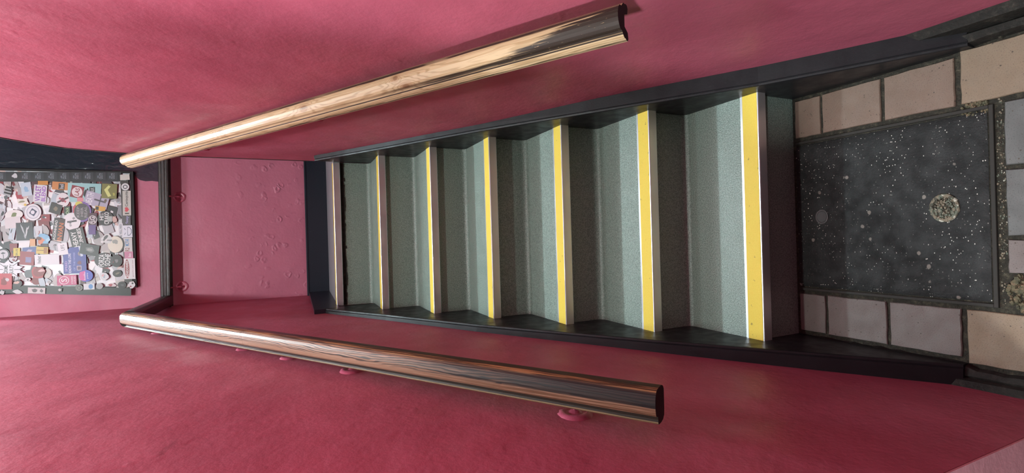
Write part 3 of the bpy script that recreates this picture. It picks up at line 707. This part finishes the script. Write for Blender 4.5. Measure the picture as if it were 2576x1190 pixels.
sticker(118, 653, 26, 62, 2, 'r', '#dcdce4', [('t', 'freebeat', 0, .32, .7, .16, '#55565e')])
sticker(8, 640, 30, 34, 6, 'c', '#26242a', [('p', 'c', 0, 0, .74, .74, 0, '#c3c4cc'), ('p', 'b', .1, 0, .2, .4, 0, '#3a3a42'), ('p', 'r', -.18, 0, .34, .05, 0, '#26242a')])
sticker(20, 678, 46, 80, 0, 'w', '#dfe3ea', [('p', 'r', 0, 0, .03, .92, 0, '#30333a'), ('p', 'r', 0, 0, .03, .8, 36, '#30333a'), ('p', 'r', 0, 0, .03, .8, -36, '#30333a'), ('p', 'c', 0, -.02, .62, .36, 0, '#dfe3ea'), ('t', 'GRIME\nGUILTY', 0, -.02, .56, .3, '#25272c')])
sticker(98, 684, 40, 50, 10, 'b', '#a32736', [('p', 'c', 0, 0, .6, .6, 0, '#7d1826'), ('p', 'b', .05, -.15, .25, .45, 0, '#d4a9ac')])
sticker(70, 704, 12, 20, 20, 'b', '#d8d2d6', [('p', 'c', 0, 0, .3, .3, 0, '#26242a')])
sticker(10, 708, 40, 40, 0, 'r', '#b63a4a', [('p', 'b', 0, 0, .7, .6, 0, '#7d1422'), ('p', 'b', .1, -.2, .3, .3, 0, '#c6c2c8')])
sticker(42, 714, 30, 30, 4, 'b', '#2c2328', [('p', 'b', .1, 0, .3, .6, 0, '#caa79c')])
sticker(108, 600, 40, 44, -12, 'b', '#7db0d6', [('p', 'b', -.15, .1, .55, .6, 0, '#d2764f'), ('p', 'c', -.05, .22, .22, .3, 0, '#5a2c22'), ('p', 'b', .0, -.3, .4, .3, 0, '#9cc7e0')])
sticker(82, 610, 18, 14, 0, 'r', '#d09a68')
sticker(188, 655, 66, 58, 2, [(-.5,-.5),(.5,-.5),(.5,.2),(.2,.5),(-.5,.5)], '#3a3f9a', [('t', 'SPEED', -.22, .38, .4, .1, '#b99ad8'), ('t', 'KNOW THE LORE', -.1, .22, .74, .12, '#d9d4ee'), ('t', 'OF THE NOISE', -.05, .02, .7, .08, '#8f93d6'), ('p', 'r', -.3, -.18, .18, .2, 0, '#c4b4c8'), ('p', 'r', -.3, -.18, .13, .15, 0, '#5a2c58'), ('p', 'c', .25, -.25, .18, .22, 0, '#8b7f8a'), ('p', 'b', -.1, -.2, .2, .3, 0, '#6a2a4a')])
sticker(168, 705, 25, 49, 3, 'r', '#bf3a78', [('p', 'c', 0, .14, .82, .52, 0, '#eadbe4'), ('p', 'c', 0, .14, .7, .44, 0, '#bf3a78'), ('t', 'S', 0, .14, .36, .3, '#eadbe4'), ('t', 'STUDIO', 0, -.27, .8, .1, '#eadbe4'), ('t', 'LOUD', 0, -.41, .7, .1, '#eadbe4')])
sticker(216, 694, 30, 36, 3, 'c', '#3d4ac0', [('p', [(-.5,-.5),(.5,-.5),(.4,.3),(0,.5),(-.4,.3)], 0, .26, .86, .46, 0, '#cf3f9c'), ('t', 'hello\nyou', 0, -.02, .66, .34, '#dfd3f0')])
sticker(158, 626, 30, 24, 8, 'r', '#e2e0e8', [('t', 'UFS', .1, 0, .5, .4, '#73707c')])
sticker(203, 632, 26, 6, 14, 'r', '#c9d2ea')
sticker(225, 628, 28, 48, -10, 'r', '#2c3233', [('p', 'b', 0, 0, .7, .6, 0, '#6d7272'), ('p', 'b', 0, 0, .3, .4, 0, '#9a9d9c')])
sticker(293, 615, 44, 40, 0, 'c', '#2a2a2c'); sticker(290, 615, 42, 38, 0, 'c', '#e0dccb', [('p', 'b', .15, 0, .3, .5, 0, '#9aa09a')])
sticker(270, 600, 30, 40, 20, 'b', '#d4d6d8', [('p', 'b', .1, .1, .3, .6, 30, '#4e5154'), ('p', 'b', -.2, -.1, .2, .6, -20, '#8d9194')])
sticker(293, 656, 32, 30, 0, 'c', '#1c1a1c', [('p', 'b', 0, 0, .4, .4, 0, '#7c7a7e'), ('p', 'b', -.1, .3, .2, .15, 0, '#b0323c')])
sticker(261, 655, 38, 48, -4, 'c', '#333538', [('t', 'FORZA', -.02, .12, .8, .3, '#e6ecee'), ('t', 'SO:HE', .05, -.2, .8, .3, '#e6ecee')])
sticker(295, 688, 18, 24, 0, 'c', '#191a18', [('p', 'b', 0, 0, .3, .6, 20, '#7a7460')])
sticker(262, 695, 26, 30, 10, 'b', '#dcdfe6', [('p', 'b', 0, 0, .5, .3, 0, '#9fb6c4'), ('p', 'b', .1, .1, .3, .3, 0, '#dcb0b8')])
sticker(331, 716, 22, 24, 0, 'b', '#d9d8dc', [('p', 'c', .15, -.1, .2, .2, 0, K), ('p', 'b', -.2, .1, .2, .3, 0, '#9a3a4a')])
sticker(307, 717, 18, 22, 0, 'c', '#1d1c1e', [('p', 'b', 0, 0, .4, .6, 0, '#504e52')])
sticker(281, 717, 14, 28, 0, 'b', '#d9c7cc', [('p', 'b', 0, .1, .6, .4, 0, '#a13a48')])
sticker(250, 720, 15, 18, 0, 'c', '#a3a3a6'); sticker(224, 721, 15, 28, 2, 'r', '#d7dbe2', [('p', 'c', 0, -.15, .8, .4, 0, '#5b92cf')])
sticker(199, 724, 17, 20, 0, 'c', '#4c4a48', [('p', 'c', 0, 0, .8, .8, 0, '#8b8884'), ('p', 'c', 0, 0, .62, .62, 0, '#3c3a38'), ('t', 'W', 0, 0, .4, .4, '#8b8884')])
sticker(150, 729, 16, 18, 0, 'b', '#141416', [('p', 'b', 0, 0, .6, .5, 0, '#b9b6b8')])
sticker(92, 731, 15, 44, -2, 'r', '#c9bcc0', [('p', 'b', 0, .1, .7, .5, 0, '#4c3840'), ('p', 'b', 0, -.28, .7, .25, 0, '#5a4a52')])
sticker(44, 734, 12, 44, -6, 'b', '#c6c7cb'); sticker(5, 736, 14, 16, 4, 'b', '#b9bcc0')
